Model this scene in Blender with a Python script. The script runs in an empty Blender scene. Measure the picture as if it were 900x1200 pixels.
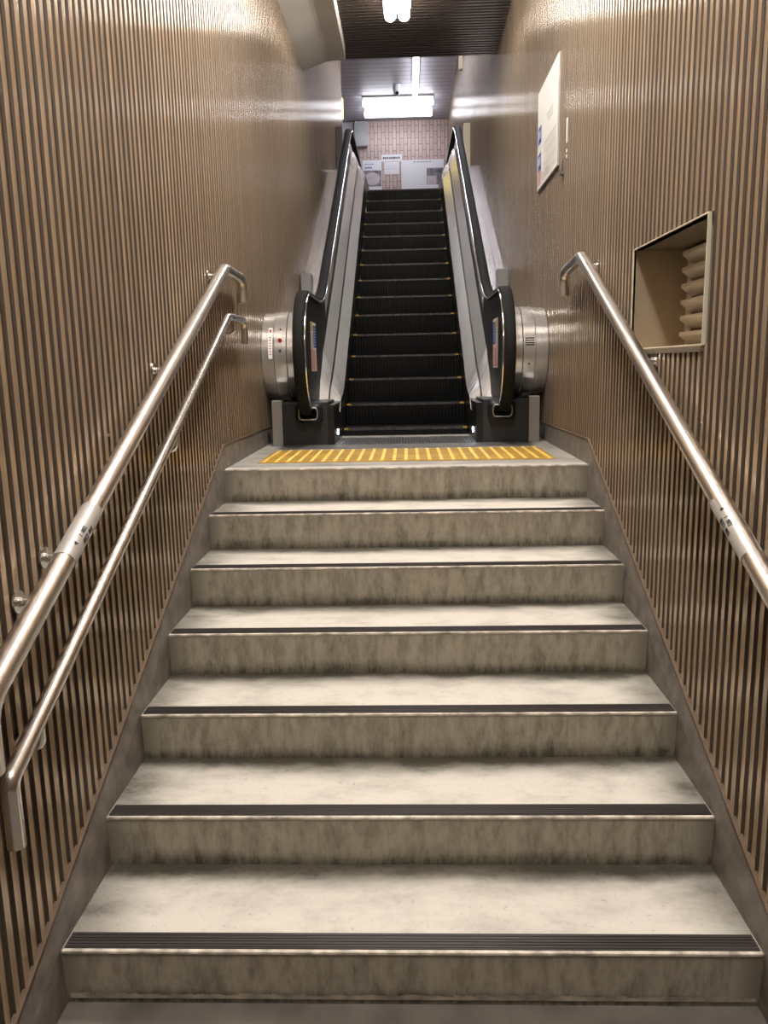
import bpy, math, random
from mathutils import Vector, Matrix
random.seed(7)
S = bpy.context.scene
COL = S.collection

# ------------------------------------------------------------------ measures
W, T, R, Y0 = 1.85, 0.359, 0.1682, 1.8306      # stair width, tread, riser, first nosing
HW = W / 2
H = 7 * R                                       # landing height
YL = Y0 + 6 * T                                 # landing edge
WX = 0.940                                      # wall face
ZS = 4.682                                       # soffit of the stair hall
YS = 8.51                                      # where the soffit ends
ZC = 6.85                                       # upper hall ceiling
YB = 18.2                                       # upper hall back wall
ZU = 3.86                                       # upper floor
YW = 13.06                                      # left wall ends here

# ------------------------------------------------------------------ materials
def mat(name, col, rough=.5, metal=0., noise=0., nscale=8., stretch=(1, 1, 1), bump=0., bscale=60.,
        emit=None, estr=0., spec=.5, trans=0., alpha=1., aniso=0., arot=0.):
    m = bpy.data.materials.new(name); m.use_nodes = True
    nt = m.node_tree; b = nt.nodes['Principled BSDF']; L = nt.links
    c4 = (*col, 1)
    b.inputs['Base Color'].default_value = c4
    b.inputs['Roughness'].default_value = rough
    b.inputs['Metallic'].default_value = metal
    b.inputs['Specular IOR Level'].default_value = spec
    b.inputs['Transmission Weight'].default_value = trans
    b.inputs['Alpha'].default_value = alpha
    b.inputs['Anisotropic'].default_value = aniso
    b.inputs['Anisotropic Rotation'].default_value = arot
    if aniso:
        t = nt.nodes.new('ShaderNodeTangent'); t.direction_type = 'UV_MAP'; t.uv_map = 'UVMap'
        L.new(t.outputs[0], b.inputs['Tangent'])
    if emit:
        b.inputs['Emission Color'].default_value = (*emit, 1)
        b.inputs['Emission Strength'].default_value = estr
    if noise or bump:
        tc = nt.nodes.new('ShaderNodeTexCoord'); mp = nt.nodes.new('ShaderNodeMapping')
        mp.inputs['Scale'].default_value = stretch
        L.new(tc.outputs['Object'], mp.inputs['Vector'])
    if noise:
        n = nt.nodes.new('ShaderNodeTexNoise'); n.inputs['Scale'].default_value = nscale
        n.inputs['Detail'].default_value = 6
        L.new(mp.outputs[0], n.inputs['Vector'])
        r = nt.nodes.new('ShaderNodeValToRGB')
        r.color_ramp.elements[0].position = .3; r.color_ramp.elements[1].position = .7
        r.color_ramp.elements[0].color = tuple(x * (1 - noise) for x in col) + (1,)
        r.color_ramp.elements[1].color = tuple(min(1, x * (1 + noise)) for x in col) + (1,)
        L.new(n.outputs['Fac'], r.inputs['Fac']); L.new(r.outputs[0], b.inputs['Base Color'])
    if bump:
        n2 = nt.nodes.new('ShaderNodeTexNoise'); n2.inputs['Scale'].default_value = bscale
        n2.inputs['Detail'].default_value = 4
        L.new(mp.outputs[0], n2.inputs['Vector'])
        bp = nt.nodes.new('ShaderNodeBump'); bp.inputs['Strength'].default_value = bump
        bp.inputs['Distance'].default_value = .004
        L.new(n2.outputs['Fac'], bp.inputs['Height']); L.new(bp.outputs[0], b.inputs['Normal'])
    return m

def concrete(name, light, dark, kind):
    """worn stair concrete; grime and painted inner-corner shade follow the UVs (u metres across, v 0..1 along)"""
    m = bpy.data.materials.new(name); m.use_nodes = True
    nt = m.node_tree; b = nt.nodes['Principled BSDF']; L = nt.links; N = nt.nodes.new
    def math_(op, a, c=None, clamp=False):
        n = N('ShaderNodeMath'); n.operation = op; n.use_clamp = clamp
        for i, v in enumerate((a, c)):
            if v is None: continue
            if isinstance(v, (int, float)): n.inputs[i].default_value = v
            else: L.new(v, n.inputs[i])
        return n.outputs[0]
    def ramp(x, a, c):
        n = N('ShaderNodeMapRange'); n.interpolation_type = 'SMOOTHSTEP'
        n.inputs['From Min'].default_value = a; n.inputs['From Max'].default_value = c
        L.new(x, n.inputs['Value']); return n.outputs[0]
    def noise(scale, sx, sy, det=6, rough=.6):
        mp = N('ShaderNodeMapping'); mp.inputs['Scale'].default_value = (sx, sy, 1)
        L.new(off.outputs[0], mp.inputs['Vector'])
        n = N('ShaderNodeTexNoise'); n.inputs['Scale'].default_value = scale
        n.inputs['Detail'].default_value = det; n.inputs['Roughness'].default_value = rough
        L.new(mp.outputs[0], n.inputs['Vector']); return n.outputs['Fac']
    uv = N('ShaderNodeUVMap'); uv.uv_map = 'UVMap'
    oi = N('ShaderNodeObjectInfo')
    cmb = N('ShaderNodeCombineXYZ')
    L.new(math_('MULTIPLY', oi.outputs['Random'], 50.), cmb.inputs[0])
    off = N('ShaderNodeVectorMath'); off.operation = 'ADD'
    L.new(uv.outputs[0], off.inputs[0]); L.new(cmb.outputs[0], off.inputs[1])
    sp = N('ShaderNodeSeparateXYZ'); L.new(uv.outputs[0], sp.inputs[0])
    u, v = sp.outputs[0], sp.outputs[1]
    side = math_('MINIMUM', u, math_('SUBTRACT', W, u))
    big = noise(2.2, 1, .8); fine = noise(60, 1, .35, 3)
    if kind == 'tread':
        back = ramp(math_('ADD', v, math_('MULTIPLY', math_('SUBTRACT', big, .5), .45)), .58, .98)  # grime plus occlusion shade painted along the rear of the tread
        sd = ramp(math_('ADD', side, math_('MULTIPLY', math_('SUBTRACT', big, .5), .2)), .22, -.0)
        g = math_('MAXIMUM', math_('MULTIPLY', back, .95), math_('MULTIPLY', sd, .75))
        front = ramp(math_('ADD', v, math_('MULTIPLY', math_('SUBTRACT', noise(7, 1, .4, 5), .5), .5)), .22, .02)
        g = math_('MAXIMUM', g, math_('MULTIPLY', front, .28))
        spots = ramp(noise(38, 1, .36, 3, .7), .64, .72)
        pits = ramp(noise(120, 1, .36, 2), .70, .76)
        g = math_('MAXIMUM', g, math_('MULTIPLY', pits, .45))
        g = math_('MAXIMUM', g, math_('MULTIPLY', spots, .35))
        g = math_('ADD', g, math_('MULTIPLY', ramp(noise(4.5, 1, .6, 8, .65), .42, .75), .30))
        g = math_('ADD', g, math_('MULTIPLY', ramp(fine, .5, .8), .12), True)
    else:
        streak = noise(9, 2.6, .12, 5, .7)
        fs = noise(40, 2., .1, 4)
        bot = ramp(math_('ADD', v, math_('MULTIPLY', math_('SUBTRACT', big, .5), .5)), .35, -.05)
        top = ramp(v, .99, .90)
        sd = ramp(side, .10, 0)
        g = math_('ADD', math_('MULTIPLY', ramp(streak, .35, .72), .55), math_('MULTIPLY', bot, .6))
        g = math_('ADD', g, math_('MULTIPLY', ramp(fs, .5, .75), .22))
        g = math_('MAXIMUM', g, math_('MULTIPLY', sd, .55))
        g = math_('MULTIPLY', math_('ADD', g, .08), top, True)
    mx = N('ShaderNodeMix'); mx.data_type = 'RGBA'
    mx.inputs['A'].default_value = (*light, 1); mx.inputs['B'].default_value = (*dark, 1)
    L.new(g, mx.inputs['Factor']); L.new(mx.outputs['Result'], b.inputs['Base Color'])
    b.inputs['Roughness'].default_value = .62 if kind == 'tread' else .75
    bp = N('ShaderNodeBump'); bp.inputs['Strength'].default_value = .25; bp.inputs['Distance'].default_value = .003
    L.new(noise(90, 1, .35, 4), bp.inputs['Height']); L.new(bp.outputs[0], b.inputs['Normal'])
    return m

M = {}
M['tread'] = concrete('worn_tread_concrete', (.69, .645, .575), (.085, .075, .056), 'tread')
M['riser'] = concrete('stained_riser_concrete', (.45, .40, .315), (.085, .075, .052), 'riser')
M['landing'] = mat('landing_concrete', (.33, .31, .28), .55, noise=.3, nscale=6, bump=.15)
M['landing_lip'] = mat('landing_lip_concrete', (.50, .47, .43), .45, noise=.15, nscale=9)
M['mortar'] = mat('mortar', (.36, .32, .26), .8, noise=.4, nscale=20)
M['strip'] = mat('rubber_strip', (.030, .023, .021), .45, noise=.35, nscale=5, stretch=(.5, 6, 1), bump=.2, bscale=40)
M['lip'] = mat('nosing_lip', (.56, .50, .42), .5, noise=.55, nscale=22, bump=.5, bscale=60)
M['stone'] = mat('stringer_stone', (.165, .142, .122), .5, noise=.35, nscale=14, bump=.2, bscale=90)
M['cap'] = mat('stringer_cap', (.13, .09, .06), .5, .3)
M['floor'] = mat('lower_floor', (.16, .14, .12), .6, noise=.4, nscale=5)
RIBC = (.405, .30, .20)
M['rib'] = mat('bronze_rib', RIBC, .22, .30, noise=.2, nscale=12, stretch=(1, 4, .02), aniso=.95, arot=0.)
M['groove'] = mat('bronze_groove', (.085, .059, .037), .6, .2)
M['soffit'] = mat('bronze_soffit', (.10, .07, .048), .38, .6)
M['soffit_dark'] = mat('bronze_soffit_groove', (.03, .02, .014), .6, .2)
M['beam'] = mat('beam_plaster', (.66, .635, .60), .5, noise=.08, nscale=3)
M['white_panel'] = mat('white_ceiling_panel', (.52, .50, .55), .45)
M['panel_gap'] = mat('ceiling_joint', (.25, .24, .27), .6)
M['steel'] = mat('satin_steel', (.82, .80, .78), .24, 1.)
M['deck_steel'] = mat('deck_steel', (.80, .795, .80), .25, .62)
M['outer_steel'] = mat('outer_steel', (.88, .86, .85), .2, .82)
M['rail_steel'] = mat('rail_steel', (.74, .70, .66), .30, 1.)
M['rail_steel_low'] = mat('low_rail_steel', (.74, .70, .66), .26, 1.)
M['dull_steel'] = mat('dull_steel', (.42, .40, .38), .42, .9)
M['dark_steel'] = mat('dark_steel', (.20, .19, .18), .35, .9)
M['sleeve'] = mat('clear_film_sleeve', (.50, .48, .45), .38, .35)
M['ink'] = mat('black_ink', (.012, .012, .012), .6)
M['grey_ink'] = mat('grey_ink', (.25, .24, .24), .6)
M['esc_step'] = mat('black_step', (.010, .010, .010), .45, .3)
M['esc_edge'] = mat('worn_step_edge', (.05, .048, .046), .5, .4, noise=.6, nscale=40)
M['esc_yellow'] = mat('yellow_demarcation', (.36, .22, .03), .5)
M['skirt'] = mat('black_skirt', (.012, .012, .013), .28, .2)
M['base_panel'] = mat('charcoal_base', (.035, .038, .043), .35, .4)
M['black_gloss'] = mat('black_gloss_panel', (.008, .008, .009), .4, spec=.25)
M['rubber'] = mat('black_rubber_belt', (.010, .010, .010), .7, spec=.15)
M['guide'] = mat('bright_guide_rail', (.85, .84, .84), .12, 1.)
M['comb'] = mat('comb_plate_metal', (.10, .10, .105), .4, .8)
M['plate'] = mat('floor_plate_metal', (.22, .21, .20), .45, .6, noise=.15, nscale=6)
M['yellow'] = mat('yellow_tactile', (.42, .245, .03), .5, noise=.25, nscale=5, bump=.1)
M['yellow_bar'] = mat('yellow_tactile_bar', (.95, .66, .16), .45)
M['led'] = mat('white_led', (1, 1, 1), .4, emit=(.8, .9, 1), estr=14)
M['white'] = mat('white_sheet', (.96, .95, .92), .5)
M['paper'] = mat('poster_paper', (.84, .84, .88), .5)
M['cream'] = mat('cream_sheet', (.86, .78, .68), .45)
M['blue'] = mat('blue_print', (.05, .10, .45), .5)
M['pale_blue'] = mat('pale_blue_print', (.45, .52, .80), .5)
M['pink'] = mat('pink_print', (.75, .42, .38), .5)
M['red'] = mat('red_print', (.35, .02, .02), .4)
M['gold'] = mat('gold_print', (.60, .45, .10), .5)
M['photo_grey'] = mat('photo_print', (.22, .20, .22), .5, noise=.8, nscale=9)
M['photo_pale'] = mat('photo_pale_print', (.62, .55, .56), .5, noise=.12, nscale=7)
M['grey_box'] = mat('grey_paint', (.42, .43, .44), .5)
M['stop_grey'] = mat('stop_box_grey', (.24, .235, .23), .45, .4)
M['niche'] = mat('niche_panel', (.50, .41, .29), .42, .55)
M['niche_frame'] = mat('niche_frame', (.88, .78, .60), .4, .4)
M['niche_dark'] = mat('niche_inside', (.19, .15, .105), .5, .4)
M['vent'] = mat('vent_metal', (.74, .68, .58), .4, .3)
M['vent_dark'] = mat('vent_shadow', (.05, .045, .04), .6)
M['lamp_body'] = mat('lamp_body', (.34, .33, .32), .5)
M['tube_warm'] = mat('warm_tube', (1, 1, 1), .5, emit=(1, .955, .895), estr=150)
M['tube_front'] = mat('front_tube', (1, 1, 1), .5, emit=(1, .95, .88), estr=34)
M['tube_cool'] = mat('cool_tube', (1, 1, 1), .5, emit=(.92, .92, 1), estr=11)
M['tube_unseen'] = mat('unseen_tube', (1, 1, 1), .5, emit=(.92, .92, 1), estr=55)
M['sign_glow'] = mat('sign_glow', (1, .8, .2), .5, emit=(1, .78, .22), estr=3.5)
M['cam_white'] = mat('dome_white', (.75, .74, .76), .4)
M['cam_black'] = mat('dome_black', (.01, .01, .012), .1)
M['upper_floor'] = mat('upper_floor_tile', (.45, .42, .40), .4, noise=.1, nscale=4)
M['duct'] = mat('beige_duct', (.72, .62, .45), .5)

def glass_mat():
    m = bpy.data.materials.new('clear_glass'); m.use_nodes = True
    b = m.node_tree.nodes['Principled BSDF']
    b.inputs['Base Color'].default_value = (.93, .95, .95, 1)
    b.inputs['Roughness'].default_value = .02
    b.inputs['Transmission Weight'].default_value = 1.
    b.inputs['IOR'].default_value = 1.1
    return m
M['glass'] = glass_mat()

def tile_mat():
    m = bpy.data.materials.new('pink_wall_tile'); m.use_nodes = True
    nt = m.node_tree; b = nt.nodes['Principled BSDF']; L = nt.links
    tc = nt.nodes.new('ShaderNodeTexCoord'); sp = nt.nodes.new('ShaderNodeSeparateXYZ')
    L.new(tc.outputs['Object'], sp.inputs[0])
    cb = nt.nodes.new('ShaderNodeCombineXYZ')
    L.new(sp.outputs['Z'], cb.inputs['X']); L.new(sp.outputs['X'], cb.inputs['Y'])
    br = nt.nodes.new('ShaderNodeTexBrick')
    br.inputs['Scale'].default_value = 1.; br.inputs['Brick Width'].default_value = .25
    br.inputs['Row Height'].default_value = .080; br.inputs['Mortar Size'].default_value = .006
    br.inputs['Mortar Smooth'].default_value = .1
    br.inputs['Color1'].default_value = (.62, .48, .44, 1); br.inputs['Color2'].default_value = (.52, .40, .36, 1)
    br.inputs['Mortar'].default_value = (.20, .13, .11, 1)
    L.new(cb.outputs[0], br.inputs['Vector']); L.new(br.outputs['Color'], b.inputs['Base Color'])
    b.inputs['Roughness'].default_value = .4
    return m
M['tile'] = tile_mat()

def cleat(name, base, scale, depth):
    m = mat(name, base, .42, .5)
    nt = m.node_tree; b = nt.nodes['Principled BSDF']
    tc = nt.nodes.new('ShaderNodeTexCoord'); w = nt.nodes.new('ShaderNodeTexWave')
    w.wave_type = 'BANDS'; w.bands_direction = 'X'; w.inputs['Scale'].default_value = scale
    bp = nt.nodes.new('ShaderNodeBump'); bp.inputs['Strength'].default_value = .9; bp.inputs['Distance'].default_value = depth
    nt.links.new(tc.outputs['Object'], w.inputs['Vector']); nt.links.new(w.outputs['Fac'], bp.inputs['Height'])
    nt.links.new(bp.outputs[0], b.inputs['Normal'])
    r = nt.nodes.new('ShaderNodeValToRGB')
    r.color_ramp.elements[0].color = tuple(x * .35 for x in base) + (1,)
    r.color_ramp.elements[1].color = tuple(x * 1.6 for x in base) + (1,)
    nt.links.new(w.outputs['Fac'], r.inputs['Fac']); nt.links.new(r.outputs[0], b.inputs['Base Color'])
    return m
M['esc_step'] = cleat('black_cleated_step', (.007, .007, .007), 12, .002)
M['comb'] = cleat('comb_plate_metal_grooved', (.10, .10, .105), 16, .004)

# ------------------------------------------------------------------ geometry helpers
class MB:
    def __init__(s): s.v = []; s.f = []; s.mi = []; s.uv = []; s.sm = []
    def face(s, pts, mi=0, uv=None, smooth=False):
        i = len(s.v); s.v += [tuple(p) for p in pts]; s.f.append(list(range(i, i + len(pts))))
        s.mi.append(mi); s.uv.append(uv); s.sm.append(smooth)
    def raw(s, verts, faces, mi=0, smooth=False):
        i = len(s.v); s.v += [tuple(p) for p in verts]
        for f in faces:
            s.f.append([i + k for k in f]); s.mi.append(mi); s.uv.append(None); s.sm.append(smooth)
    def box(s, a, b, mi=0):
        (x0, y0, z0), (x1, y1, z1) = a, b
        v = [(x, y, z) for x in (x0, x1) for y in (y0, y1) for z in (z0, z1)]
        s.raw(v, [(0, 1, 3, 2), (4, 6, 7, 5), (0, 4, 5, 1), (2, 3, 7, 6), (0, 2, 6, 4), (1, 5, 7, 3)], mi)
    def prism(s, poly, x0, x1, mi=0):
        """polygon in (y, z) extruded along x"""
        n = len(poly)
        v = [(x0, y, z) for y, z in poly] + [(x1, y, z) for y, z in poly]
        f = [(i, (i + 1) % n, n + (i + 1) % n, n + i) for i in range(n)] + [tuple(range(n))[::-1], tuple(range(n, 2 * n))]
        s.raw(v, f, mi)
    def band(s, path, t, x0, x1, mi=0, smooth=False):
        """sheet of thickness t following a (y, z) path, x0..x1 wide"""
        n = len(path); inner = []
        for i in range(n):
            a = Vector(path[max(i - 1, 0)]); b = Vector(path[min(i + 1, n - 1)]); d = (b - a).normalized()
            inner.append((path[i][0] + d.y * t, path[i][1] - d.x * t))
        v = [(x0, *p) for p in path] + [(x1, *p) for p in path] + [(x0, *p) for p in inner] + [(x1, *p) for p in inner]
        top = []; rest = []
        for i in range(n - 1):
            top.append((i, i + 1, n + i + 1, n + i))
            rest.append((2 * n + i, 3 * n + i, 3 * n + i + 1, 2 * n + i + 1))
            rest.append((i, 2 * n + i, 2 * n + i + 1, i + 1)); rest.append((n + i, n + i + 1, 3 * n + i + 1, 3 * n + i))
        rest.append((0, n, 3 * n, 2 * n)); rest.append((n - 1, 3 * n - 1, 4 * n - 1, 2 * n - 1))
        s.raw(v[:2 * n], top, mi, smooth)
        i0 = len(s.v); s.v += [tuple(p) for p in v]
        for f in rest:
            s.f.append([i0 + k for k in f]); s.mi.append(mi); s.uv.append(None); s.sm.append(False)
    def tube(s, pts, r, seg=20, mi=0, caps=True):
        pts = [Vector(p) for p in pts]; n = len(pts); rings = []
        up = Vector((1, 0, 0))
        for i in range(n):
            d = (pts[min(i + 1, n - 1)] - pts[max(i - 1, 0)]).normalized()
            if abs(d.dot(up)) > .95: up = Vector((0, 0, 1)) if abs(d.z) < .9 else Vector((0, 1, 0))
            a = (up - d * up.dot(d)).normalized(); up = a; b = d.cross(a)
            rr = r[i] if isinstance(r, (list, tuple)) else r
            rings.append([pts[i] + (a * math.cos(2 * math.pi * k / seg) + b * math.sin(2 * math.pi * k / seg)) * rr for k in range(seg)])
        v = [p for ring in rings for p in ring]
        f = [(i * seg + k, i * seg + (k + 1) % seg, (i + 1) * seg + (k + 1) % seg, (i + 1) * seg + k) for i in range(n - 1) for k in range(seg)]
        i0 = len(s.v); s.raw(v, f, mi, True)
        if caps:
            for ring in (rings[0][::-1], rings[-1]):
                j0 = len(s.v); s.v += [tuple(p) for p in ring]; s.f.append(list(range(j0, j0 + seg))); s.mi.append(mi); s.uv.append(None); s.sm.append(False)
    def sweep(s, path, profile, closed=True, mi=0, smooth=False):
        """profile of (x, offset-normal) points swept along a (y, z) path"""
        n = len(path); m = len(profile); v = []
        for i in range(n):
            a = Vector(path[max(i - 1, 0)]); b = Vector(path[min(i + 1, n - 1)]); d = (b - a).normalized()
            nr = Vector((-d.y, d.x))
            for x, h in profile:
                v.append((x, path[i][0] + nr.x * h, path[i][1] + nr.y * h))
        k = m if closed else m - 1
        f = [(i * m + j, i * m + (j + 1) % m, (i + 1) * m + (j + 1) % m, (i + 1) * m + j) for i in range(n - 1) for j in range(k)]
        i0 = len(s.v); s.raw(v, f, mi, smooth)
        if closed:
            for ring in (list(range(m))[::-1], [(n - 1) * m + j for j in range(m)]):
                s.f.append([i0 + q for q in ring]); s.mi.append(mi); s.uv.append(None); s.sm.append(False)
    def build(s, name, mats, parent=None, uvfun=None, bevel=0., recalc=True):
        me = bpy.data.meshes.new(name); me.from_pydata(s.v, [], s.f)
        if not isinstance(mats, (list, tuple)): mats = [mats]
        for m in mats: me.materials.append(m)
        me.polygons.foreach_set('material_index', s.mi)
        me.polygons.foreach_set('use_smooth', s.sm)
        if uvfun or any(u for u in s.uv):
            ul = me.uv_layers.new(name='UVMap')
            for p, u in zip(me.polygons, s.uv):
                for j, li in enumerate(p.loop_indices):
                    if u: ul.data[li].uv = u[j]
                    elif uvfun: ul.data[li].uv = uvfun(me.vertices[me.loops[li].vertex_index].co)
        if recalc:
            import bmesh
            bm = bmesh.new(); bm.from_mesh(me); bmesh.ops.recalc_face_normals(bm, faces=bm.faces); bm.to_mesh(me); bm.free()
        me.update()
        o = bpy.data.objects.new(name, me); COL.objects.link(o)
        if parent: o.parent = parent
        if bevel:
            b = o.modifiers.new('bevel', 'BEVEL'); b.width = bevel; b.segments = 2; b.limit_method = 'ANGLE'
        return o

def tag(o, label, cat, group=None):
    o['label'] = label; o['category'] = cat
    if group: o['group'] = group
    return o
def struct(o, label=None):
    o['kind'] = 'structure'
    if label: o['label'] = label
    return o
def thing(name, label, cat, loc=(0, 0, 0), group=None):
    o = bpy.data.objects.new(name, None); COL.objects.link(o); o.location = loc; o.empty_display_size = .1
    return tag(o, label, cat, group)
def put(o, parent):
    """parent while keeping world coordinates (parents are only translated)"""
    o.parent = parent; o.matrix_parent_inverse = Matrix.Translation(-wloc(parent)); return o
def wloc(o):
    v = Vector(o.location)
    return v
def part(mb, name, mats, parent, **k):
    o = mb.build(name, mats, None, **k); o.parent = parent
    root = parent
    off = Vector((0, 0, 0))
    while root: off += Vector(root.location); root = root.parent
    for v in o.data.vertices: v.co -= off
    return o
def text_mesh(body, size):
    c = bpy.data.curves.new('lettering', 'FONT'); c.body = body; c.size = size; c.align_x = 'CENTER'; c.align_y = 'CENTER'
    c.extrude = .0004
    t = bpy.data.objects.new('lettering', c); COL.objects.link(t)
    bpy.context.view_layer.update()
    dg = bpy.context.evaluated_depsgraph_get()
    me = bpy.data.meshes.new_from_object(t.evaluated_get(dg))
    bpy.data.objects.remove(t); return me
def arc(cy, cz, r, a0, a1, n):
    return [(cy + r * math.cos(math.radians(a0 + (a1 - a0) * i / n)), cz + r * math.sin(math.radians(a0 + (a1 - a0) * i / n))) for i in range(n + 1)]
def fillet(pts, rad, n=8):
    """round the corners of a 3-D polyline"""
    P = [Vector(p) for p in pts]; out = [P[0]]
    for i in range(1, len(P) - 1):
        r = rad[i - 1] if isinstance(rad, (list, tuple)) else rad
        a = (P[i - 1] - P[i]); b = (P[i + 1] - P[i]); r = min(r, a.length * .49, b.length * .49)
        p0 = P[i] + a.normalized() * r; p1 = P[i] + b.normalized() * r
        for k in range(n + 1):
            t = k / n; out.append((1 - t) ** 2 * p0 + 2 * t * (1 - t) * P[i] + t * t * p1)
    out.append(P[-1]); return out
def fillet2(pts, rad, n=6):
    return [(p.x, p.y) for p in fillet([(a, b, 0) for a, b in pts], rad, n)]

# ================================================================== SETTING
# ---- ribbed side walls
PITCH = .05
def rib_wall(name, side, y0, y1, z0, z1, hole=None):
    mb = MB(); x = side * WX; xg = side * (WX + .007); ch = .0025
    rr = random.Random(3 + side)
    k = 0; y = y0
    while y < y1 - 1e-6:
        spans = [(z0, z1)]; fl = .0245 + rr.uniform(-.003, .003)
        a, b = y, min(y + PITCH, y1)
        if hole and b > hole[0] and a < hole[1]: spans = [(z0, hole[2]), (hole[3], z1)]
        for (p, q) in spans:
            prof = [(x, a + fl), (xg, a + fl + ch), (xg, b - ch), (x, b)]
            for j in range(3):
                (xa, ya), (xb, yb) = prof[j], prof[j + 1]
                mb.face([(xa, ya, p), (xb, yb, p), (xb, yb, q), (xa, ya, q)], 1)
            ns_ = 4; vs = []                                   # slightly crowned rib face
            for j in range(ns_ + 1):
                t = j / ns_; vs += [(x - side * .0005 * (1 - (2 * t - 1) ** 2), a + fl * t, zz) for zz in (p, q)]
            mb.raw(vs, [(2 * j, 2 * j + 2, 2 * j + 3, 2 * j + 1) for j in range(ns_)], 0, True)
        y += PITCH
    return struct(mb.build(name, [M['rib'], M['groove']], recalc=False, uvfun=lambda c: (c.y, c.z)))
NI = (2.544, 3.341, 1.734, 2.121)
rib_wall('wall_left', -1, -3.03, YW, 0, ZC)
rib_wall('wall_right', 1, -3.0, YB, 0, ZC, NI)

# left wall end cap and the open hall to the left
mb = MB(); mb.box((-1.10, YW, ZU), (-WX, YW + .03, ZC)); struct(mb.build('trim_1', mat('wall_end_metal', (.45, .42, .42), .4, .5)))
mb = MB(); mb.box((-5.0, YB, ZU - .2), (WX + .1, YB + .15, ZC + .1)); struct(mb.build('wall_back', M['tile']))
mb = MB(); mb.box((-5.1, YW, ZU - .2), (-5.0, YB + .15, ZC + .1)); struct(mb.build('wall_far_left', M['tile']))
mb = MB(); mb.box((-5.0, YW - .12, ZU - .2), (-1.10, YW, ZC + .1)); struct(mb.build('wall_front_left', M['white_panel']))

# ---- floors
mb = MB(); mb.box((-HW - .03, -3.0, -.1), (HW + .03, Y0 + .02, 0.)); struct(mb.build('floor', M['floor']))
mb = MB(); mb.box((-5.0, YW, ZU - .12), (WX, YB, ZU)); mb.box((-WX, 12.05, ZU - .12), (WX, YW, ZU))
struct(mb.build('floor', M['upper_floor']))

# ---- soffit over the stairs (ribs run across) and the slab above it
mb = MB(); y = YS; sp = .058
while y > -3.0:
    a = y - sp
    mb.face([(-WX, y, ZS), (WX, y, ZS), (WX, y - .034, ZS), (-WX, y - .034, ZS)], 0)
    mb.face([(-WX, y - .034, ZS), (WX, y - .034, ZS), (WX, y - .037, ZS + .012), (-WX, y - .037, ZS + .012)], 1)
    mb.face([(-WX, y - .037, ZS + .012), (WX, y - .037, ZS + .012), (WX, a + .003, ZS + .012), (-WX, a + .003, ZS + .012)], 1)
    mb.face([(-WX, a + .003, ZS + .012), (WX, a + .003, ZS + .012), (WX, a, ZS), (-WX, a, ZS)], 1)
    y = a
mb.box((-WX, -3.0, ZS + .02), (WX, YS, ZS + .35), 1)
mb.face([(-WX, YS, ZS), (WX, YS, ZS), (WX, YS, ZS + .02), (-WX, YS, ZS + .02)], 1)
struct(mb.build('ceiling', [M['soffit'], M['soffit_dark']], recalc=False))
# plaster beam along the left edge of the soffit
pr = [(-WX, 4.468), (-.724, 4.539), (-.69, 4.546), (-.53, 4.554), (-.53, ZS), (-WX, ZS)]
mb = MB()
n = len(pr)
v = [(x, -3.0, z) for x, z in pr] + [(x, 8.15, z) for x, z in pr]
mb.raw(v, [(i, (i + 1) % n, n + (i + 1) % n, n + i) for i in range(n)] + [tuple(range(n))[::-1], tuple(range(n, 2 * n))])
struct(mb.build('trim_2', M['beam']))
# upper hall ceiling with joints across
mb = MB(); y = YS
while y < YB:
    b = min(y + .20, YB)
    mb.face([(-5, y, ZC), (WX, y, ZC), (WX, b - .018, ZC), (-5, b - .018, ZC)], 0)
    mb.face([(-5, b - .018, ZC + .006), (WX, b - .018, ZC + .006), (WX, b, ZC + .006), (-5, b, ZC + .006)], 1)
    y = b
mb.box((-5, YS, ZC + .01), (WX, YB, ZC + .08), 1)
struct(mb.build('ceiling', [M['white_panel'], M['panel_gap']], recalc=False))
# wall closing the space above the soffit
mb = MB(); mb.box((-WX, YS - .12, ZS + .35), (WX, YS, ZC + .05)); struct(mb.build('wall_above_soffit', M['white_panel']))

# ---- stringers (stone skirting along both walls)
ns = lambda y: R + (y - Y0) * R / T
for side, nm in ((-1, 'baseboard_left'), (1, 'baseboard_right')):
    xt, xb, xw = side * (WX - .006), side * HW, side * (WX + .012)
    tl = lambda y: 1.296 + .4644 * (y - 4.05)
    ylo = 4.05 - (1.296 - .12) / .4644
    top = [(-3.0, .12), (ylo, .12), (4.05, 1.296), (5.74, 1.282)]
    low = [(-3.0, .03), (ylo, .03), (YL + .02, H + .005), (5.74, H + .005)]
    mb = MB()
    for i in range(3):
        (ya, za), (yb, zb), (yc, zc), (yd, zd) = top[i], top[i + 1], low[i], low[i + 1]
        mb.face([(xt, ya, za), (xt, yb, zb), (xb, yd, zd), (xb, yc, zc)])          # leaning face
        mb.face([(xb, yc, zc), (xb, yd, zd), (xb, yd, -.1), (xb, yc, -.1)])        # upright face below
        mb.face([(xt, ya, za), (xt, yb, zb), (xw, yb, zb), (xw, ya, za)])          # ledge
    mb.face([(xt, 5.74, 1.282), (xb, 5.74, H + .005), (xb, 5.74, -.1), (xw, 5.74, -.1), (xw, 5.74, 1.282)])
    o = struct(mb.build(nm, [M['stone']], recalc=False))
    mb = MB()
    mb.band([(y, z + .005) for y, z in top], .010, min(side * (WX - .009), xw), max(side * (WX - .009), xw))
    part(mb, 'cap_strip', M['cap'], o)

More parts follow.
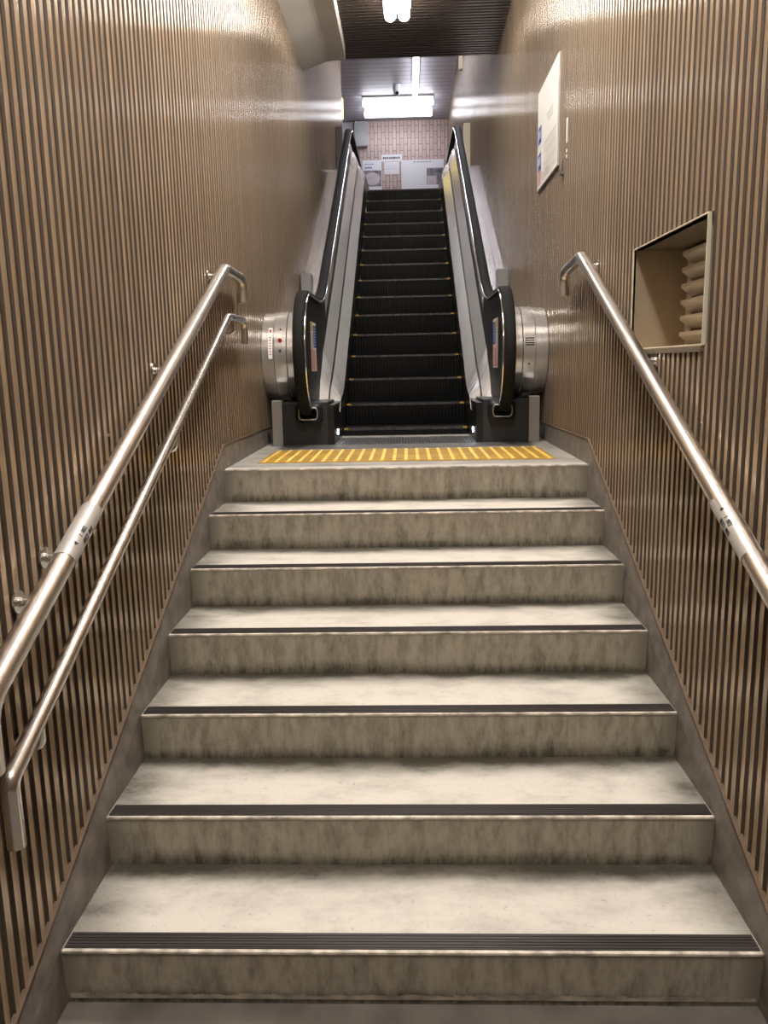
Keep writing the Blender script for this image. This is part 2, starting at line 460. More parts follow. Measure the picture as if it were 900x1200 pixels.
# ================================================================== STAIRS
st = thing('staircase', 'worn grey concrete staircase of seven steps leading up to the escalator landing', 'stairs', (0, Y0, 0))
for k in range(7):
    yk = Y0 + k * T; z = (k + 1) * R; zb = k * R
    yb = yk + T if k < 6 else 5.0
    mb = MB()
    e = .004
    if k < 6:
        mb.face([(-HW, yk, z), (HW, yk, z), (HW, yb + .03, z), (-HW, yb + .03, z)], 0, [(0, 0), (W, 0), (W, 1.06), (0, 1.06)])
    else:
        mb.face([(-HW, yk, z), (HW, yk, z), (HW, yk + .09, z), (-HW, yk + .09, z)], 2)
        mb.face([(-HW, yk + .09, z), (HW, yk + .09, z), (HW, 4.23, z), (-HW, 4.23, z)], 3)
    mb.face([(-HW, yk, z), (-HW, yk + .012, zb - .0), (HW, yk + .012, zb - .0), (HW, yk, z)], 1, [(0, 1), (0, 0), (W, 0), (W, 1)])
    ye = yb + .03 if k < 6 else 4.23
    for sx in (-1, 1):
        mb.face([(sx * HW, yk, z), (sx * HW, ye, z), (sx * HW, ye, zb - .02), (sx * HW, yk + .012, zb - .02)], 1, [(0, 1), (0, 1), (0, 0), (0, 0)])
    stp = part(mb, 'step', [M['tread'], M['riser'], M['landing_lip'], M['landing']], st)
    if k == 0:
        mb = MB(); n_ = 60; rr_ = random.Random(5)
        for i in range(n_):
            xa, xb = -HW + .01 + (W - .02) * i / n_, -HW + .01 + (W - .02) * (i + 1) / n_
            mb.face([(xa, yk + .0085, .016), (xb, yk + .0085, .016), (xb, yk + .0075, .027 + rr_.uniform(0, .008)), (xa, yk + .0075, .027 + rr_.uniform(0, .008))])
        part(mb, 'mortar_line', M['mortar'], stp, recalc=False)
    # pale worn lip and dark anti-slip strip
    mb = MB(); mb.box((-HW + .004, yk - .0035, z - .007), (HW - .004, yk + .008, z + .0016))
    part(mb, 'nosing_lip', M['lip'], stp, bevel=.002)
    if k < 6:
        mb = MB()
        mb.box((-HW + .006, yk + .009, z - .004), (HW - .006, yk + .068, z + .0022))
        for q in range(5):
            mb.box((-HW + .006, yk + .014 + q * .0108, z), (HW - .006, yk + .019 + q * .0108, z + .0034))
        part(mb, 'anti_slip_strip', M['strip'], stp)

mb = MB(); mb.box((-HW, 4.23, H - .1), (HW, 5.9, H)); struct(mb.build('floor', M['landing']))
# tactile paving on the landing
tp = thing('tactile_paving', 'yellow ridged tactile paving strip across the landing before the escalator', 'tactile paving', (0, 4.55, H))
mb = MB(); mb.box((-.80, 4.237, H), (.81, 4.855, H + .003))
part(mb, 'base_sheet', M['yellow'], tp)
mb = MB(); nb = 25
for i in range(nb):
    xc = -.80 + 1.61 * (i + .5) / nb
    for ya, yb in ((4.245, 4.535), (4.555, 4.845)):
        mb.box((xc - .009, ya, H + .003), (xc + .009, yb, H + .008))
part(mb, 'raised_bars', M['yellow_bar'], tp)

# ================================================================== ESCALATOR
es = thing('escalator', 'narrow black escalator with steel decks rising between the ribbed walls', 'escalator', (0, 5.2, H))
nose = lambda y: 1.397 + .577 * (y - 6.19)
refz = lambda y: 1.53 + .61 * (y - 6.1)
SX = .465
# comb and floor plates
mb = MB(); mb.box((-.80, 4.935, H), (.80, 5.18, H + .004)); part(mb, 'floor_plate', M['plate'], es)
mb = MB(); mb.box((-SX, 5.18, H), (SX, 5.66, H + .005)); part(mb, 'comb_plate', M['comb'], es)
mb = MB(); mb.box((-SX, 10.70, ZU - .1), (SX, 12.1, ZU - .004)); part(mb, 'top_plate', M['comb'], es)
# steps
hs = SX - .008
for k in range(15):
    yk = 5.86 + .327 * k; zk = 1.232 if k == 0 else min(1.208 + .1887 * k, ZU)
    zp = H - .08 if k == 0 else (1.232 if k == 1 else 1.208 + .1887 * (k - 1)) - .06
    poly = [(yk, zk)] + [(yk + .004 + .045 * (i / 6) ** 1.8, zk - (zk - zp) * i / 6) for i in range(1, 7)] + [(yk + .40, zp), (yk + .40, zk)]
    if k == 14: poly = [(a, b - .003) for a, b in poly]
    mb = MB(); mb.prism(poly, -hs, hs)
    sp_ = part(mb, 'step', M['esc_step'], es)
    mb = MB(); mb.box((-hs + .03, yk - .003, zk - .014), (hs - .03, yk + .012, zk + .002))
    part(mb, 'front_edge', M['esc_edge'], sp_)
    for sx in (-1, 1):
        mb = MB(); a, b = sorted((sx * (hs - .034), sx * (hs - .002)))
        mb.box((a, yk - .004, zk - .010), (b, yk + .03, zk + .003)); part(mb, 'demarcation_block', M['esc_yellow'], sp_)

hrX = .63
hp = [(5.30, 1.40)] + arc(5.17, 1.77, .37, 270, 90, 18) + fillet2([(5.17, 2.14), (6.05, 2.14), (9.88, 4.44), (11.75, 4.44)], .35, 8)[1:] + arc(11.75, 4.17, .27, 90, -60, 12)[1:]
dk = fillet2([(5.62, 1.37), (5.72, 1.455), (6.0, 1.50), (10.15, 4.0), (12.25, 4.02)], [.05, .15, .5], 6)
outz = lambda y: nose(y) + .28
op = [(7.2, 1.47)] + arc(5.55, 1.765, .30, 270, 90, 18) + fillet2([(5.55, 2.065), (6.84, 2.065), (10.55, 4.19), (12.3, 4.19)], [.3, .4], 6)[1:]
for s in (-1, 1):
    side = 'left' if s < 0 else 'right'
    X = lambda a, b: (min(s * a, s * b), max(s * a, s * b))
    # black skirt panel beside the steps
    ys = [5.18, 5.62] + [y for y in (5.72, 6.0, 7, 8, 9, 10.0, 10.3, 12.2)]
    tops = [1.44, 1.44, 1.45, 1.50] + [refz(y) for y in (7, 8, 9, 10.0)] + [4.0, 4.0]
    poly = list(zip(ys, tops)) + [(12.2, ZU - .1), (10.4, ZU - .1)] + [(6.3, 1.16), (5.18, H)]
    mb = MB(); mb.prism(poly, *X(SX, .505)); sk = part(mb, 'skirt_panel', M['skirt'], es)
    # small white light on the skirt
    mb = MB(); yl = 5.45
    ring = [(yl + .034 * math.cos(t * math.pi / 8), 1.245 + .019 * math.sin(t * math.pi / 8)) for t in range(16)]
    mb.prism(ring, *X(SX - .004, SX + .002)); part(mb, 'skirt_light', M['led'], sk)
    # newel base
    mb = MB(); mb.box((X(.505, .80)[0], 5.18, H), (X(.505, .80)[1], 7.0, 1.46))
    nb_ = part(mb, 'newel_base', M['base_panel'], es, bevel=.004)
    mb = MB(); mb.box((X(.655, .659)[0], 5.178, H), (X(.655, .659)[1], 5.182, 1.34)); part(mb, 'panel_seam', M['skirt'], nb_)
    # stainless post by the wall
    mb = MB(); mb.box((X(.805, .875)[0], 5.19, H), (X(.805, .875)[1], 5.27, 1.475)); part(mb, 'support_post', M['dull_steel'], es, bevel=.003)
    # handrail inlet box
    mb = MB()
    cx = s * .622
    def rrect(w, h, r, y, cz):
        o = []
        for (qx, qz, a0) in ((w - r, h - r, 0), (-w + r, h - r, 90), (-w + r, -h + r, 180), (w - r, -h + r, 270)):
            for i in range(5):
                a = math.radians(a0 + 22.5 * i); o.append((cx + qx + r * math.cos(a), y, cz + qz + r * math.sin(a)))
        return o
    rings = [rrect(.085, .062, .03, 5.20, 1.392), rrect(.085, .062, .03, 5.10, 1.392), rrect(.066, .044, .024, 5.085, 1.392), rrect(.050, .030, .02, 5.085, 1.392), rrect(.050, .030, .02, 5.16, 1.392)]
    v = [p for r_ in rings for p in r_]; q = 20
    f = [(i * q + j, i * q + (j + 1) % q, (i + 1) * q + (j + 1) % q, (i + 1) * q + j) for i in range(4) for j in range(q)] + [tuple(range(80, 100))]
    mb.raw(v, f, 0)
    ib = part(mb, 'handrail_inlet', M['black_gloss'], es)
    mb = MB(); mb.tube([tuple(p) for p in rrect(.060, .038, .022, 5.083, 1.392)] + [tuple(rrect(.060, .038, .022, 5.083, 1.392)[0])], .004, 8, caps=False)
    part(mb, 'inlet_rim', M['dull_steel'], ib)
    # handrail belt: flattened C section
    prof = [(s * (hrX - .036), -.012), (s * (hrX - .036), .006), (s * (hrX - .033), .020), (s * (hrX - .018), .027), (s * (hrX + .018), .027),
            (s * (hrX + .033), .020), (s * (hrX + .036), .006), (s * (hrX + .036), -.012), (s * (hrX + .026), -.020), (s * (hrX - .026), -.020)]
    mb = MB(); mb.sweep(hp, prof, True, smooth=True); part(mb, 'handrail_belt', M['rubber'], es)
    mb = MB(); mb.tube([(s * (hrX - .037), p[0], p[1]) for p in hp[1:-2]], .0075, 8)
    part(mb, 'guide_rail', M['guide'], es)
    # newel panel (dark) and glass balustrade
    pin = [p for p in hp if p[0] <= 6.3]
    poly = pin + [(6.3, refz(6.3) + .1), (5.9, 1.50), (5.40, 1.44)]
    mb = MB(); mb.prism(poly, *X(hrX - .02, hrX + .01)); npn = part(mb, 'newel_panel', M['black_gloss'], es)
    poly = [p for p in hp if p[0] > 6.3]
    poly = [(6.3, hp[[i for i, p in enumerate(hp) if p[0] > 6.3][0]][1] - .15)] + poly + [(12.0, 4.02), (10.15, 4.0), (6.3, refz(6.3) + .1)]
    mb = MB(); mb.prism(poly, *X(hrX - .006, hrX + .006)); part(mb, 'balustrade_glass', M['glass'], es)
    # caution sticker on the newel panel: gold corner, blue block, pale text area
    xs = hrX - .0205
    mb = MB()
    def q4(ya, yb, za, zb, mi, d=0.):
        mb.face([(s * (xs - d), ya, za), (s * (xs - d), yb, za), (s * (xs - d), yb, zb), (s * (xs - d), ya, zb)], mi)
    q4(5.26, 5.56, 1.66, 1.98, 0, .0005)
    q4(5.265, 5.385, 1.92, 1.975, 1, .001); q4(5.40, 5.555, 1.815, 1.962, 2, .001); q4(5.265, 5.555, 1.665, 1.80, 3, .001)
    for i in range(9):
        q4(5.28, 5.38, 1.80 + i * .013, 1.804 + i * .013, 4, .0015)
        q4(5.30, 5.30 + .12 + .1 * random.random(), 1.675 + i * .013, 1.679 + i * .013, 4, .0015)
        if i < 7: q4(5.42, 5.54, 1.83 + i * .018, 1.835 + i * .018, 5, .0015)
    part(mb, 'caution_sticker', [M['cream'], M['gold'], M['blue'], M['pink'], M['grey_ink'], M['pale_blue']], npn, recalc=False)
    # inner deck: two polished faces with a dark groove between
    V = lambda a, b: (s * a, b)
    def deck(prof, name, m):
        mb = MB(); n_ = len(dk); m_ = len(prof); v = []
        for (y, z) in dk:
            for x, h in prof:
                hh = h * min(1., .25 + (y - dk[0][0]) / .5)
                v.append((s * x, y, z + hh))
        f = [(i * m_ + j, i * m_ + (j + 1) % m_, (i + 1) * m_ + (j + 1) % m_, (i + 1) * m_ + j) for i in range(n_ - 1) for j in range(m_)]
        f += [tuple(range(m_))[::-1], tuple((n_ - 1) * m_ + j for j in range(m_))]
        mb.raw(v, f); return part(mb, name, m, es)
    deck([(SX - .003, 0), (SX - .003, .006), (.535, .135), (.535, .0)], 'inner_deck_lower', M['deck_steel'])
    deck([(.535, .0), (.535, .128), (.546, .14), (.546, .0)], 'inner_deck_groove', M['skirt'])
    deck([(.546, .0), (.546, .15), (.607, .30), (.607, .0)], 'inner_deck_upper', M['deck_steel'])
    # outer deck: three bands that roll over into a drum at the foot
    def shrink(d):
        return [(7.2, 1.47 + d)] + arc(5.55, 1.765, .30 - d, 270, 90, 18) + fillet2([(5.55, 2.065 - d), (6.84, 2.065 - d), (10.55, 4.19 - d), (12.3, 4.19 - d)], [.3, .4], 6)[1:]
    for (a, b, d, nm) in ((.858, .936, .010, 'outer_deck_wall_band'), (.775, .853, 0., 'outer_deck_middle_band'), (.690, .770, .004, 'outer_deck_inner_band')):
        mb = MB(); mb.band(shrink(d), .014, *X(a, b), smooth=True)
        bd = part(mb, nm, M['outer_steel'], es)
        if nm == 'outer_deck_middle_band':
            if s < 0:
                for zz, rr, mm, nn in ((1.862, .014, 'red', 'key_switch'), (1.795, .010, 'dark_steel', 'lock'), (1.935, .005, 'ink', 'screw')):
                    yy = 5.55 - math.sqrt(max(0, .30 ** 2 - (zz - 1.765) ** 2)) - .004
                    mb = MB(); mb.tube([(-.812, yy, zz), (-.812, yy + .03, zz)], rr, 16); part(mb, nn, M[mm], bd)
            else:
                mb = MB()
                for i in range(4):
                    zz = 1.80 + i * .014; yy = 5.55 - math.sqrt(.30 ** 2 - (zz - 1.765) ** 2) - .002
                    mb.box((.785, yy, zz), (.845, yy + .02, zz + .006))
                part(mb, 'speaker_grille', M['ink'], bd)
                mb = MB(); mb.tube([(.812, 5.258, 1.68), (.812, 5.28, 1.68)], .006, 12); part(mb, 'screw', M['ink'], bd)
        if nm == 'outer_deck_wall_band' and s < 0:
            mb = MB(); n_ = 8
            for i in range(n_):
                z0_, z1_ = 1.745 + .20 * i / n_, 1.745 + .20 * (i + 1) / n_
                g = lambda z: 5.55 - math.sqrt(.29 ** 2 - (z - 1.765) ** 2) - .0015
                mb.face([(-.892, g(z0_), z0_), (-.866, g(z0_), z0_), (-.866, g(z1_), z1_), (-.892, g(z1_), z1_)], 0)
            g = lambda z: 5.55 - math.sqrt(.29 ** 2 - (z - 1.765) ** 2) - .003
            mb.face([(-.886, g(1.915), 1.915), (-.872, g(1.915), 1.915), (-.872, g(1.935), 1.935), (-.886, g(1.935), 1.935)], 1)
            for i in range(7):
                z_ = 1.77 + i * .018
                mb.face([(-.884, g(z_), z_), (-.874, g(z_), z_), (-.874, g(z_), z_ + .008), (-.884, g(z_), z_ + .008)], 1)
            part(mb, 'stop_label', [M['white'], M['red']], bd, recalc=False)
    # deck joints
    # end boxes by the wall
    mb = MB(); mb.box((X(.83, .925)[0], 7.30, 2.22), (X(.83, .925)[1], 7.46, 2.51)); part(mb, 'deck_stop_box', M['stop_grey'], es, bevel=.004)
    mb = MB(); mb.box((X(.845, .935)[0], 11.75, 4.18), (X(.845, .935)[1], 11.9, 4.97)); part(mb, 'deck_stop_box', M['dark_steel'] if s < 0 else M['duct'], es, bevel=.004)

# ================================================================== HANDRAILS
def bracket(parent, side, y, z, lower=False, rx=.88):
    """wall flange with an arm to the rail; low rail brackets hook from below"""
    mb = MB()
    w = side * (WX - .001)
    mb.tube([(w, y, z), (side * (WX - .007), y, z)], .029, 24)
    mb.tube([(side * (WX - .007), y, z), (side * (WX - .016), y, z)], [.0135, .0125], 16)
    if not lower:
        mb.tube([(side * (WX - .01), y, z), (side * rx, y, z)], .011, 14)
    else:
        zt = z
        mb.tube(fillet([(side * (WX - .01), y, z - .0), (side * rx, y, z - .0), (side * rx, y, z + .075)], .045), .011, 14)
    return part(mb, 'bracket', M['steel'], parent)
SL = .4685
def rail(name, label, side, pts, rad, m, brk, fil, sleeve=None, lower=False):
    t = thing(name, label, 'handrail', tuple(pts[0]))
    mb = MB(); mb.tube(fillet(pts, fil, 10), rad, 28); part(mb, 'tube', m, t)
    for (y, z) in brk: bracket(t, side, y, z, lower)
    if sleeve:
        ya, yb, zf = sleeve
        mb = MB(); mb.tube([(side * .88, ya, zf(ya)), (side * .88, yb, zf(yb))], rad + .0016, 32)
        sv = part(mb, 'information_sleeve', M['sleeve'], t)
        sv['label'] = 'pale film sleeve with small printed text'
        # printed text wraps on the upper inner side of the sleeve
        d = Vector((0, 1, SL)).normalized(); c = Vector((side * .88, (ya + yb) / 2, zf((ya + yb) / 2)))
        upn = Vector((0, -SL, 1)).normalized(); inn = Vector((-side, 0, 0))
        for body, ang, size, sh in (('1  802', 42, .017, -.012 * -side), ('\u51fa\u53e3  802', 8, .017, -.006 * -side), ('\u25c0', 42, .015, -.066 * -side)):
            a = math.radians(ang)
            nrm = (inn * math.cos(a) + upn * math.sin(a)).normalized()
            me = text_mesh(body, size)
            xd = d if side < 0 else -d
            yd = nrm.cross(xd)
            base = c + d * sh * 1. + nrm * (rad + .0022)
            mtx = Matrix(((xd.x, yd.x, nrm.x, base.x), (xd.y, yd.y, nrm.y, base.y), (xd.z, yd.z, nrm.z, base.z), (0, 0, 0, 1)))
            me.transform(mtx); me.materials.clear(); me.materials.append(M['ink'])
            off = Vector(t.location)
            me.transform(Matrix.Translation(-off))
            o = bpy.data.objects.new('printed_text', me); COL.objects.link(o); o.parent = sv
    return t
zu = lambda y: 2.172 + SL * (y - 4.04)
zl = lambda y: 1.943 + SL * (y - 4.06)
rail('handrail', 'thick upper steel handrail on the left wall with a printed sleeve', -1,
     [(-.88, 1.53, zu(1.53) - .15), (-.88, 1.53, zu(1.53)), (-.88, 4.04, zu(4.04)), (-.88, 4.44, 2.165), (-.88, 4.44, 2.04)], .029, M['rail_steel'],
     [(1.828, zu(1.828)), (1.984, zu(1.984)), (3.0, zu(3.0)), (3.95, zu(3.95))], [.06, .035, .07], (1.97, 2.175, zu))
rail('handrail', 'thin lower steel handrail on the left wall, under the thick one', -1,
     [(-.88, 1.598, zl(1.598) - .16), (-.88, 1.598, zl(1.598)), (-.88, 4.06, zl(4.06)), (-.88, 4.45, 1.945), (-.88, 4.45, 1.82)], .021, M['rail_steel_low'],
     [(1.76, zl(1.76) - .075), (3.02, zl(3.02) - .075), (4.20, 1.945 - .075)], [.022, .03, .06], None, True)
rail('handrail', 'steel handrail on the right wall below the recessed vent', 1,
     [(.88, 1.55, zu(1.55) - .17), (.88, 1.55, zu(1.55)), (.88, 4.06, zu(4.06) + .012), (.88, 4.48, 2.165), (.88, 4.48, 2.04)], .028, M['rail_steel'],
     [(1.9, zu(1.9)), (3.0, zu(3.0)), (3.97, zu(3.97))], [.06, .035, .07], (1.95, 2.17, zu))

# ================================================================== RIGHT WALL FITTINGS
y0n, y1n, z0n, z1n = NI
XD = 1.160
nt_ = thing('wall_niche', 'square recessed niche with a louvred vent in the right wall', 'niche', (WX, (y0n + y1n) / 2, z0n))
mb = MB()
mb.face([(WX, y1n, z0n), (XD, y1n, z0n), (XD, y1n, z1n), (WX, y1n, z1n)], 0)       # far side, seen from the stairs
mb.face([(WX, y0n, z0n), (XD, y0n, z0n), (XD, y0n, z1n), (WX, y0n, z1n)], 0)
mb.face([(WX, y0n, z0n), (XD, y0n, z0n), (XD, y1n, z0n), (WX, y1n, z0n)], 0)
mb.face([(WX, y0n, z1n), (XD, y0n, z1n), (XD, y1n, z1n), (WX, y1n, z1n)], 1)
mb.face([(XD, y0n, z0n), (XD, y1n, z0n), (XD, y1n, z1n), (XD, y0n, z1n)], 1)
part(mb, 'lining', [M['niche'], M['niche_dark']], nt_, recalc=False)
mb = MB(); fw_ = .005
for a, b in (((WX - .004, y0n - fw_, z0n - fw_), (WX + .01, y0n, z1n + fw_)), ((WX - .004, y1n, z0n - fw_), (WX + .01, y1n + fw_, z1n + fw_)),
             ((WX - .004, y0n, z0n - fw_), (WX + .03, y1n, z0n)), ((WX - .004, y0n, z1n), (WX + .03, y1n, z1n + fw_))):
    mb.box(a, b)
part(mb, 'frame', M['niche_frame'], nt_, bevel=.002)
mb = MB(); mb.box((WX - .006, y0n, z0n - .024), (WX + .01, y1n, z0n - .006)); part(mb, 'sill', M['niche_dark'], nt_, bevel=.002)
mb = MB(); mb.box((XD - .006, y1n - .06, z0n), (XD, y1n, z1n)); part(mb, 'vent_border', M['vent'], nt_)
for i in range(6):
    zc = z0n + .035 + i * .062
    mb = MB()
    v = []
    pr2 = [(XD - .005, zc - .022), (XD - .048, zc + .012), (XD - .048, zc + .026), (XD - .040, zc + .026), (XD - .040, zc + .016), (XD - .002, zc - .014)]
    n = len(pr2)
    v = [(x, y0n + .01, z) for x, z in pr2] + [(x, y1n - .06, z) for x, z in pr2]
    mb.raw(v, [(a, (a + 1) % n, n + (a + 1) % n, n + a) for a in range(n)] + [tuple(range(n))[::-1], tuple(range(n, 2 * n))])
    part(mb, 'louvre_blade', M['vent'], nt_)

# information board
ib = thing('notice_board', 'white notice board with blue pictures high on the right wall', 'notice', (WX, 5.4, 2.838))
pa, pb, za, zb = 5.023, 5.766, 2.838, 3.464
mb = MB(); mb.box((WX - .014, pa, za), (WX - .001, pb, zb)); part(mb, 'board', M['dull_steel'], ib, bevel=.002)
mb = MB(); xf = WX - .0145
def pq(mb, ya, yb, z0_, z1_, mi, d=0.):
    if mi is not None and d > 0: ya, yb, z0_, z1_ = ya * .984, yb * .984, 1.686 + (z0_ - 1.686) * .984, 1.686 + (z1_ - 1.686) * .984
    mb.face([(xf - d, ya, z0_), (xf - d, yb, z0_), (xf - d, yb, z1_), (xf - d, ya, z1_)], mi)
pq(mb, pa + .004, pb - .004, za + .004, zb - .004, 0)
for i in range(3):
    pq(mb, 5.27, 5.50 - .03 * i, 3.25 - i * .022, 3.254 - i * .022, 1, .001)
for i in range(14):
    z_ = 3.10 - i * .0165
    pq(mb, 5.14 + .01 * random.random(), 5.62 - .12 * random.random(), z_, z_ + .004, 2 if i % 4 else 1, .001)
for i in range(4):
    pq(mb, 5.4, 5.66, 2.93 - i * .014, 2.934 - i * .014, 2, .001)
part(mb, 'sheet', [M['white'], M['grey_ink'], mat('faint_text', (.62, .56, .50), .6)], ib, recalc=False)
for z_ in (3.20, 3.03):
    mb = MB(); pq(mb, 5.70, 5.83, z_ - .055, z_ + .055, 0, .0012); pq(mb, 5.715, 5.815, z_ - .02, z_ + .03, 1, .0018); pq(mb, 5.72, 5.76, z_ - .05, z_ - .03, 2, .0018)
    part(mb, 'printed_picture', [M['blue'], M['pale_blue'], M['ink']], ib, recalc=False)
mb = MB()
for i in range(9):
    pq(mb, 5.66 + .03 * random.random(), 5.835, 2.88 + i * .011, 2.886 + i * .011, 0, .0012)
part(mb, 'printed_caption', M['pink'], ib, recalc=False)

mb = MB(); mb.box((WX - .004, 4.784, 2.905), (WX - .001, 4.814, 3.036))
mb.box((WX - .004, 4.790, 2.826), (WX - .001, 4.808, 2.843)); mb.box((WX - .004, 4.790, 2.856), (WX - .001, 4.808, 2.873))
tag(mb.build('wall_sticker', M['cream']), 'narrow pale vertical sticker on the right wall beside the notice board', 'sticker')
mb = MB(); mb.box((WX - .020, 4.876, 2.757), (WX, 4.93, 2.777)); mb.box((WX - .006, 4.88, 2.782), (WX, 4.92, 2.841))
tag(mb.build('wall_clip', M['dark_steel']), 'small dark clip on the right wall below the corner of the notice board', 'clip')
for y, z, sd, nm in ((2.513, 1.487, 1, 'right wall below the niche'), (2.503, 1.484, -1, 'left wall behind the thick handrail')):
    mb = MB(); mb.tube([(sd * (WX - .004), y, z), (sd * WX, y, z)], .006, 12)
    tag(mb.build('wall_screw', M['guide']), 'tiny bright screw head on the ' + nm, 'screw')

# ================================================================== LAMPS
def lamp(label, loc, axis, length, tubes, tube_r, gap, m, drop=.07, body_w=.2, group=None):
    t = thing('ceiling_lamp', label, 'lamp', loc, group)
    x, y, z = loc
    L2 = length / 2
    rows = [0.] if body_w > gap or tubes == 1 else [-gap / 2, gap / 2]
    for o in rows:
        mb = MB()
        if axis == 'y': mb.box((x + o - body_w / 2, y - L2, z - .03), (x + o + body_w / 2, y + L2, z))
        else: mb.box((x - L2, y + o - body_w / 2, z - .03), (x + L2, y + o + body_w / 2, z))
        part(mb, 'housing', M['lamp_body'], t, bevel=.006)
    for i in range(tubes):
        o = (i - (tubes - 1) / 2) * gap; mb = MB()
        if axis == 'y': a, b = (x + o, y - L2 + .01, z - drop), (x + o, y + L2 - .01, z - drop)
        else: a, b = (x - L2 + .01, y + o, z - drop), (x + L2 - .01, y + o, z - drop)
        a, b = Vector(a), Vector(b); d = (b - a).normalized()
        pts = [a, a + d * .006, a + d * .02, b - d * .02, b - d * .006, b]
        mb.tube(pts, [tube_r * .5, tube_r * .85, tube_r, tube_r, tube_r * .85, tube_r * .5], 14)
        part(mb, 'tube', m, t)
    return t
lamp('twin tube lamp on the dark ribbed ceiling over the escalator foot', (-.027, 6.73, ZS), 'y', 1.24, 2, .05, .115, M['tube_front'], .09, .24)
lamp('twin tube lamp on the ceiling over the lower stairs, behind the viewer', (-.027, .2, ZS), 'y', 1.24, 2, .05, .115, M['tube_warm'], .09, .24)
lamp('twin tube lamp on the ceiling over the upper stairs, out of view', (-.027, 3.5, ZS), 'y', 1.24, 2, .05, .115, M['tube_warm'], .09, .24)
lamp('wide bright twin tube lamp across the white ceiling by the tiled wall', (-.10, 16.98, ZC), 'x', 1.40, 2, .066, .66, M['tube_cool'], .11, .2)
lamp('single long tube lamp on the white ceiling above the escalator, added out of view', (.50, 11.0, ZC), 'y', 3.0, 1, .06, .1, M['tube_unseen'], .07, .14)  # unseen lamp, added to brighten the right outer deck
lamp('single long tube lamp running lengthwise on the white ceiling', (.235, 15.35, ZC), 'y', 1.9, 1, .05, .1, M['tube_cool'], .07, .14)

# dome camera
dc = thing('dome_camera', 'small white dome camera with a dark lens on the white ceiling', 'camera', (-.112, 16.0, ZC))
mb = MB(); mb.tube([(-.112, 16.0, ZC), (-.112, 16.0, ZC - .09), (-.112, 16.0, ZC - .12)], [.075, .075, .06], 20); part(mb, 'mount', M['cam_white'], dc)
mb = MB(); mb.tube([(-.112, 16.0, ZC - .12)] + [(-.112, 16.0, ZC - .12 - .07 * math.sin(a * math.pi / 12)) for a in range(1, 7)], [.07 * max(.02, math.cos(a * math.pi / 12)) for a in range(7)], 20)
part(mb, 'housing', M['cam_white'], dc)
mb = MB(); mb.tube([(-.105, 15.95, ZC - .15), (-.104, 15.93, ZC - .155)], [.032, .025], 16); part(mb, 'lens', M['cam_black'], dc)

# yellow lit sign past the end of the left wall
sg = thing('lit_sign', 'yellow lit sign seen edge on beyond the end of the left wall', 'sign', (-1.03, 14.0, 5.87))
mb = MB(); mb.box((-1.5, 13.96, 5.70), (-1.000, 14.04, 6.04)); part(mb, 'case', M['grey_box'], sg)
mb = MB(); mb.box((-1.49, 13.945, 5.72), (-1.003, 13.96, 6.02)); mb.box((-1.000, 13.965, 5.72), (-.988, 14.035, 6.02)); part(mb, 'panel', M['sign_glow'], sg)
# conduit at the top of the right wall
cd = mb = MB(); mb.box((WX - .055, 13.4, 6.22), (WX - .001, 13.52, ZC)); mb.box((WX - .055, 13.40, ZC - .06), (WX - .001, 14.5, ZC - .002))
tag(mb.build('cable_duct', M['duct']), 'beige cable duct at the top of the right wall by the white ceiling', 'cable duct')

# ================================================================== BACK WALL NOTICES
YP = YB - .006
def sheet(name, label, cat, x0, x1, z0, z1, m, extra=(), t=.006):
    o = thing(name, label, cat, ((x0 + x1) / 2, YB, z0))
    mb = MB(); mb.box((x0, YB - t, z0), (x1, YB + .002, z1)); part(mb, 'sheet', m, o)
    for nm, rects in extra:
        mb = MB(); ms = []
        for (a, b, c, d, mm) in rects:
            if mm not in ms: ms.append(mm)
            dd = .0015 * (1 + len(mb.f) * .2)
            mb.face([(a, YB - t - dd, c), (b, YB - t - dd, c), (b, YB - t - dd, d), (a, YB - t - dd, d)], ms.index(mm))
        part(mb, nm, [M[q] for q in ms], o, recalc=False)
    return o
def dashes(x0, x1, z, h, n, m):
    o = []; w = (x1 - x0) / n
    for i in range(n):
        o.append((x0 + i * w + w * .1, x0 + i * w + w * (.6 + .3 * random.random()), z, z + h, m))
    return o
o = sheet('poster', 'tall white poster with a pale round picture, left on the tiled wall', 'poster', -.90, -.483, 5.31, 6.07, 'paper' and M['paper'],
      [('printed_text', dashes(-.85, -.65, 5.98, .02, 4, 'grey_ink') + dashes(-.85, -.68, 5.90, .03, 3, 'blue') + dashes(-.80, -.62, 5.41, .025, 5, 'ink') + [(-.53, -.50, 5.37, 5.42, 'pink')]),
       ('printed_picture', [(-.88, -.50, 5.53, 5.86, 'photo_grey')])])
mb = MB(); pts = [(-.69 + .17 * math.cos(a * math.pi / 12), YB - .012, 5.69 + .13 * math.sin(a * math.pi / 12)) for a in range(24)]
mb.face(pts); part(mb, 'printed_roundel', M['photo_pale'], o, recalc=False)
sheet('wall_sign', 'small white sign strip with dark lettering above the gap between posters', 'sign', -.485, -.045, 6.035, 6.175, M['paper'],
      [('printed_text', dashes(-.455, -.08, 6.085, .04, 11, 'ink'))])
sheet('notice', 'blank white notice sheet under the small sign strip on the tiles', 'notice', -.432, -.103, 5.775, 6.026, M['paper'],
      [('printed_text', dashes(-.40, -.14, 5.93, .01, 6, 'pale_blue') + dashes(-.40, -.14, 5.88, .01, 6, 'pale_blue'))])
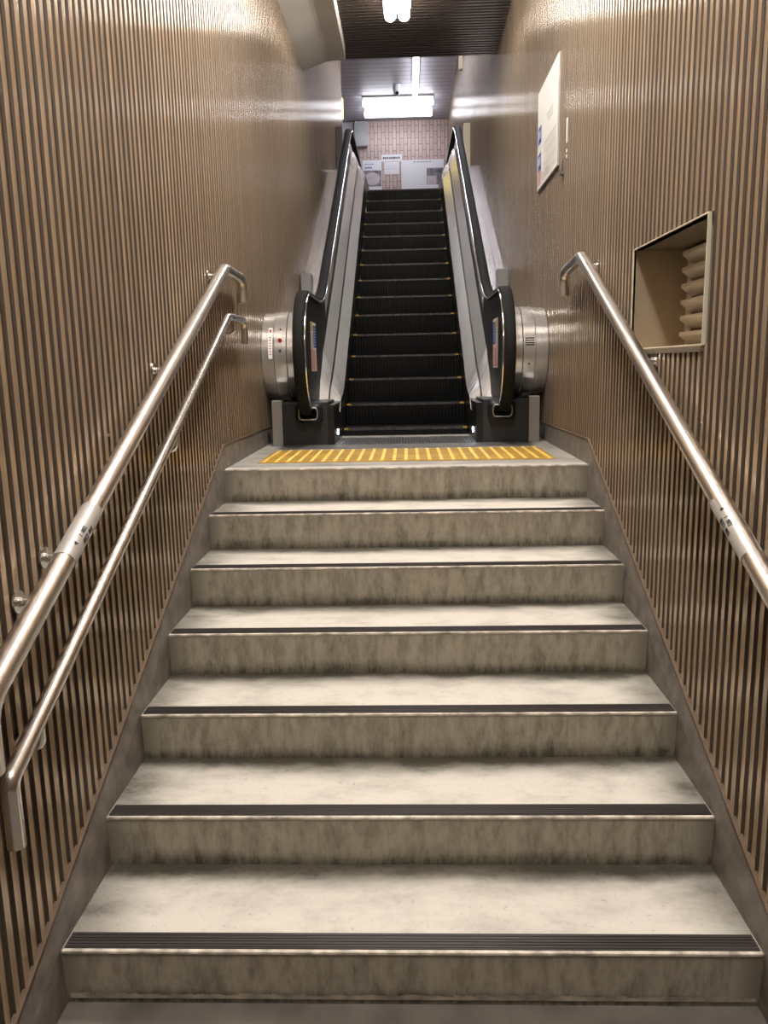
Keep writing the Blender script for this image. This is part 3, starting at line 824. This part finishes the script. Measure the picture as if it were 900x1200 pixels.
sheet('poster', 'wide white poster with a grey photograph, right on the tiled wall', 'poster', -.062, .86, 5.30, 6.055, M['paper'],
      [('printed_text', dashes(.20, .6, 6.0, .02, 6, 'grey_ink') + dashes(.08, .70, 5.42, .025, 14, 'grey_ink') + dashes(.2, .6, 5.37, .012, 9, 'pale_blue')),
       ('printed_picture', [(.49, .85, 5.54, 5.88, 'photo_grey'), (.50, .70, 5.54, 5.72, 'photo_pale')]),
       ('corner_logo', [(-.05, .03, 5.33, 5.37, 'blue')])])
sheet('poster', 'white poster seen through the escalator glass at the far left of the tiles', 'poster', -1.45, -1.0, 5.35, 6.10, M['paper'],
      [('printed_text', dashes(-1.40, -1.05, 6.0, .03, 7, 'blue') + dashes(-1.40, -1.05, 5.5, .02, 7, 'grey_ink'))])
mb = MB(); mb.box((-1.05, YB - .14, 6.33), (-.775, YB, 6.83)); 
tag(mb.build('junction_box', M['grey_box'], bevel=.01), 'grey metal box high on the tiled wall under the ceiling', 'box')
mb = MB(); mb.box((-1.36, YB - .05, 6.62), (-1.07, YB, 6.83))
tag(mb.build('wall_panel', M['white_panel'], bevel=.005), 'small pale panel on the tiles left of the grey box', 'panel')

# ================================================================== CAMERA, WORLD, VIEW
cam = bpy.data.cameras.new('camera'); co = bpy.data.objects.new('camera', cam); COL.objects.link(co)
RT = Vector((0.99937781, 0.02952156, -0.01929945)); UP = Vector((0.01359003, 0.18262869, 0.98308803)); FW = Vector((-0.03254693, 0.98273864, -0.18211386))
C = Vector((0.02171, 0, 1.68587))
co.matrix_world = Matrix(((RT.x, UP.x, -FW.x, C.x), (RT.y, UP.y, -FW.y, C.y), (RT.z, UP.z, -FW.z, C.z), (0, 0, 0, 1)))
cam.sensor_fit = 'HORIZONTAL'; cam.sensor_width = 36.; cam.lens = 36. * 925 / 900; cam.clip_start = .05
S.camera = co
w = bpy.data.worlds.new('World'); S.world = w; w.use_nodes = True
w.node_tree.nodes['Background'].inputs[0].default_value = (1, .94, .88, 1)
w.node_tree.nodes['Background'].inputs[1].default_value = .08
S.view_settings.view_transform = 'Standard'
S.view_settings.look = 'None'
S.view_settings.exposure = 0.
